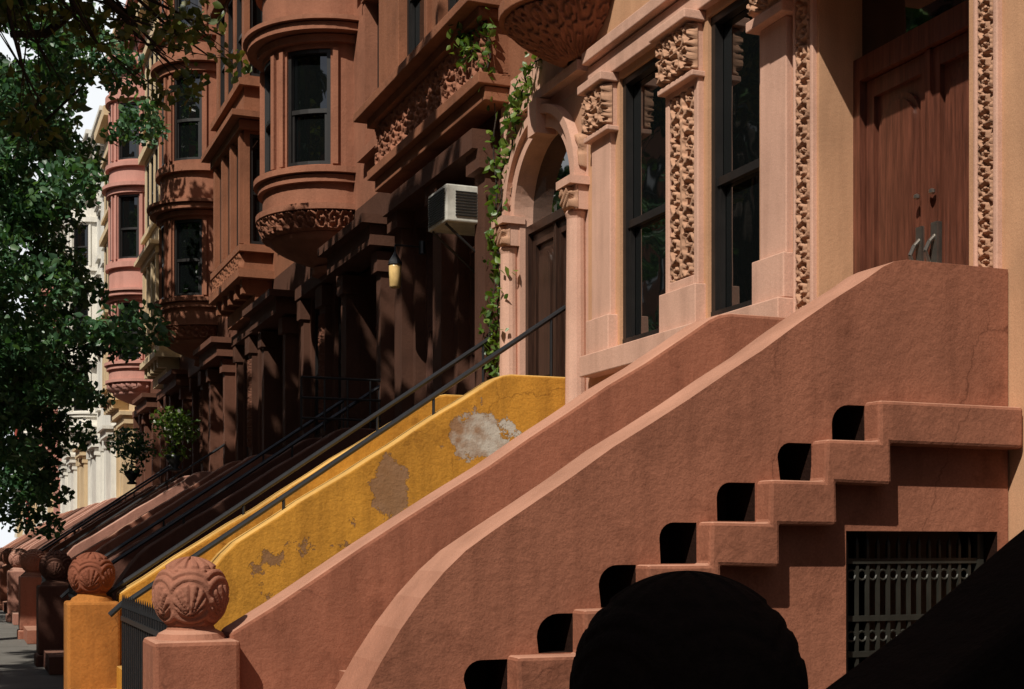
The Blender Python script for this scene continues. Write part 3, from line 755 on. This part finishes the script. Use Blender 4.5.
for k in range(80): cs.append(((random.uniform(.1,1.9),random.uniform(26,32),random.uniform(1.7,11)),random.uniform(.35,.75)))
for k in range(0,300,9): limb(T,wiggle((-2.3,30,random.uniform(4,6)),cs[k][0],5,.25),.09,.015)
T.obj('trunk_and_limbs',M['bark'],e,smooth=True)
leafmesh('leaves',clusters(cs,230),.15,M['leafd'],e)
# overhanging branches, top left
e=empty('overhanging_tree_branch'); T=MB(); cs=[]
limb(T,wiggle((-2.6,13,5.5),(.2,16,8.6),5,.1),.14,.07)
ends=[(1.0,16.5,6.9),(1.5,17,7.4),(2.2,17,7.7),(2.7,17.2,7.2),(3.1,17.4,7.9),(.7,16,7.6),(1.9,16.3,6.9),(2.5,17.4,8.2),(1.3,15.6,7.9),(.9,16.2,6.4),(2.9,17.3,7.6),(2.3,16.6,7.3),(1.8,17.2,8.0)]
for en in ends:
    pts=wiggle((.2,16,8.6),en,5,.12); limb(T,pts,.045,.01)
    for k in range(8):
        p=Vector(pts[random.choice([2,3,4,5])])+Vector((random.uniform(-.45,.45),random.uniform(-.4,.4),random.uniform(-.35,.25)))
        T.tube(pts[4],tuple(p),.01,.004,5); cs.append((tuple(p),random.uniform(.15,.33)))
limb(T,[(1.35,17.5,9.5),(1.25,17.4,8.4),(1.35,17.4,8.0),(1.0,17.3,7.6),(.6,17.2,7.5)],.09,.04)
T.obj('limbs_and_twigs',M['bark'],e,smooth=True)
leafmesh('leaves',clusters(cs,105),.12,M['leafl'],e)

# ivy on the corner of house B
e=empty('climbing_ivy'); T=MB(); pts=[]
stems=[((5.03,12.95,2.4),(5.03,12.93,5.0)),((5.03,12.85,2.8),(5.03,12.75,5.2)),((5.03,12.8,4.4),(4.95,12.72,6.5)),((5.03,12.75,5.2),(5.02,12.0,5.75)),((4.84,12.75,6.1),(4.84,12.8,7.6)),((5.0,12.6,4.9),(5.02,12.75,3.2)),((4.84,12.85,6.4),(4.8,13.4,6.9)),((5.03,12.3,5.6),(5.03,11.7,6.4))]
for a,b_ in stems:
    w=wiggle(a,b_,9,.07); limb(T,w,.012,.005)
    for k in range(len(w)-1):
        q0=random.choice([4,8,14,24])
        for q in range(q0):
            p=Vector(w[k]).lerp(Vector(w[k+1]),random.random())+Vector((random.uniform(-.1,.01),random.gauss(0,.09),random.gauss(0,.08)))
            pts.append(tuple(p))
T.obj('stems',M['bark'],e); leafmesh('leaves',pts,.08,M['ivy'],e)

def planter(x,y,z,r,mat):
    e=empty('potted_topiary'); P_=MB(); P_.lathe((x,y,z),[(.1,0),(.12,.03),(.06,.07),(.15,.2),(.19,.3),(.16,.31)],16); P_.obj('urn',M['iron'],e,smooth=True)
    T=MB(); T.tube((x,y,z+.25),(x,y,z+.75),.02); T.obj('stem',M['bark'],e)
    cc=[((x,y,z+.9),r),((x+.1,y,z+.75),r*.8),((x-.1,y,z+1.0),r*.8),((x,y,z+.36),.30)]
    leafmesh('foliage',clusters(cc,420),.085,mat,e); leafmesh('blossoms',clusters(cc,50),.075,M['flower'],e)
planter(3.95,base(4)+.34,2.94,.48,M['ivy']); planter(3.75,base(5)+.34,2.9,.55,M['leafd'])

# ------------------------------------------------------------------ ground, road
def sheet(name,x0,x1,y0,y1,z,mat,thick=None):
    mb=MB()
    if thick: mb.box(XYZ,x0,x1,z-thick,z,y0,y1)
    else: mb.add([(x0,y0,z),(x1,y0,z),(x1,y1,z),(x0,y1,z)],[(0,1,2,3)])
    return mb.obj(name,mat)
sheet('ground',-400,400,-200,700,-.145,M['soil'])
sheet('road',-12,-3.6,-60,200,-.14,M['asphalt'])
sheet('sidewalk',-3.4,5.3,-60,200,0,M['concrete'],.14)
sheet('kerb',-3.6,-3.403,-60,200,.003,M['concrete'],.16)
sheet('sidewalk',-16.9,-12.2,-60,200,0,M['concrete'],.14)
sheet('kerb',-12.197,-12,-60,200,.003,M['concrete'],.16)
j=MB()
for k in range(60): j.add([(-3.3,-4+k*1.6,.004),(1.0,-4+k*1.6,.004),(1.0,-3.985+k*1.6,.004),(-3.3,-3.985+k*1.6,.004)],[(0,1,2,3)])
j.obj('sidewalk_joints',M['dark'])
for q in range(12):
    y0=-30+q*13; P=mkparts(); m=flatop(-17); ops=[]
    for fz in range(5):
        for k in range(6): ops.append((y0+.9+k*2.05,y0+1.9+k*2.05,1.6+fz*3.5,3.7+fz*3.5))
    P['wall'].wall(m,y0+.02,y0+12.98,0,19.5,ops,.3)
    for o in ops: window(P,m,*o,.2)
    P['wall'].box(m,y0+.03,y0+12.97,0,19.48,.6,10)
    P['trim'].box(m,y0+.02,y0+12.98,19.0,19.6,-.5,.1)
    finish(P,'apartment_building',matset(['brown','brown2','brown2'][q%3],trim='brown'))

# ------------------------------------------------------------------ light, sky, camera
S=Vector((-.5,-.42,.757)).normalized()
w=bpy.data.worlds.new('World'); bpy.context.scene.world=w; w.use_nodes=True; nt=w.node_tree
bg=nt.nodes['Background']; sk=nt.nodes.new('ShaderNodeTexSky'); sk.sky_type='NISHITA'; sk.sun_disc=False
sk.sun_elevation=math.asin(S.z); sk.sun_rotation=math.atan2(S.x,S.y); sk.dust_density=2.5
tc=nt.nodes.new('ShaderNodeTexCoord'); sx=nt.nodes.new('ShaderNodeSeparateXYZ'); nt.links.new(tc.outputs['Generated'],sx.inputs[0])
cn=noise(nt,3.0,5,.6,tc.outputs['Generated'])
ml=nt.nodes.new('ShaderNodeMath'); ml.operation='MULTIPLY_ADD'; ml.inputs[1].default_value=.5
nt.links.new(cn.outputs['Fac'],ml.inputs[0]); nt.links.new(sx.outputs['Y'],ml.inputs[2])
cr=ramp(nt,ml.outputs[0],[(.94,(0,0,0)),(1.0,(1,1,1))])
mx=nt.nodes.new('ShaderNodeMixRGB'); mx.inputs[2].default_value=(17,17.5,18,1)
nt.links.new(cr.outputs[0],mx.inputs[0]); nt.links.new(sk.outputs[0],mx.inputs[1])
nt.links.new(mx.outputs[0],bg.inputs[0]); bg.inputs[1].default_value=.055
l=bpy.data.lights.new('sun','SUN'); l.energy=5; l.angle=math.radians(.5); l.color=(1,.95,.86)
lo=bpy.data.objects.new('sun',l); C.objects.link(lo); lo.rotation_euler=(-S).to_track_quat('-Z','Y').to_euler()
cam=bpy.data.cameras.new('camera'); co=bpy.data.objects.new('camera',cam); C.objects.link(co)
cam.lens=48.4; cam.sensor_width=36; cam.shift_y=.196; cam.clip_start=.05; cam.clip_end=2000
co.location=(0,0,1.5); co.rotation_euler=(pi/2,0,-math.radians(22))
s=bpy.context.scene; s.camera=co
s.view_settings.view_transform='Standard'; s.view_settings.look='None'; s.view_settings.exposure=0
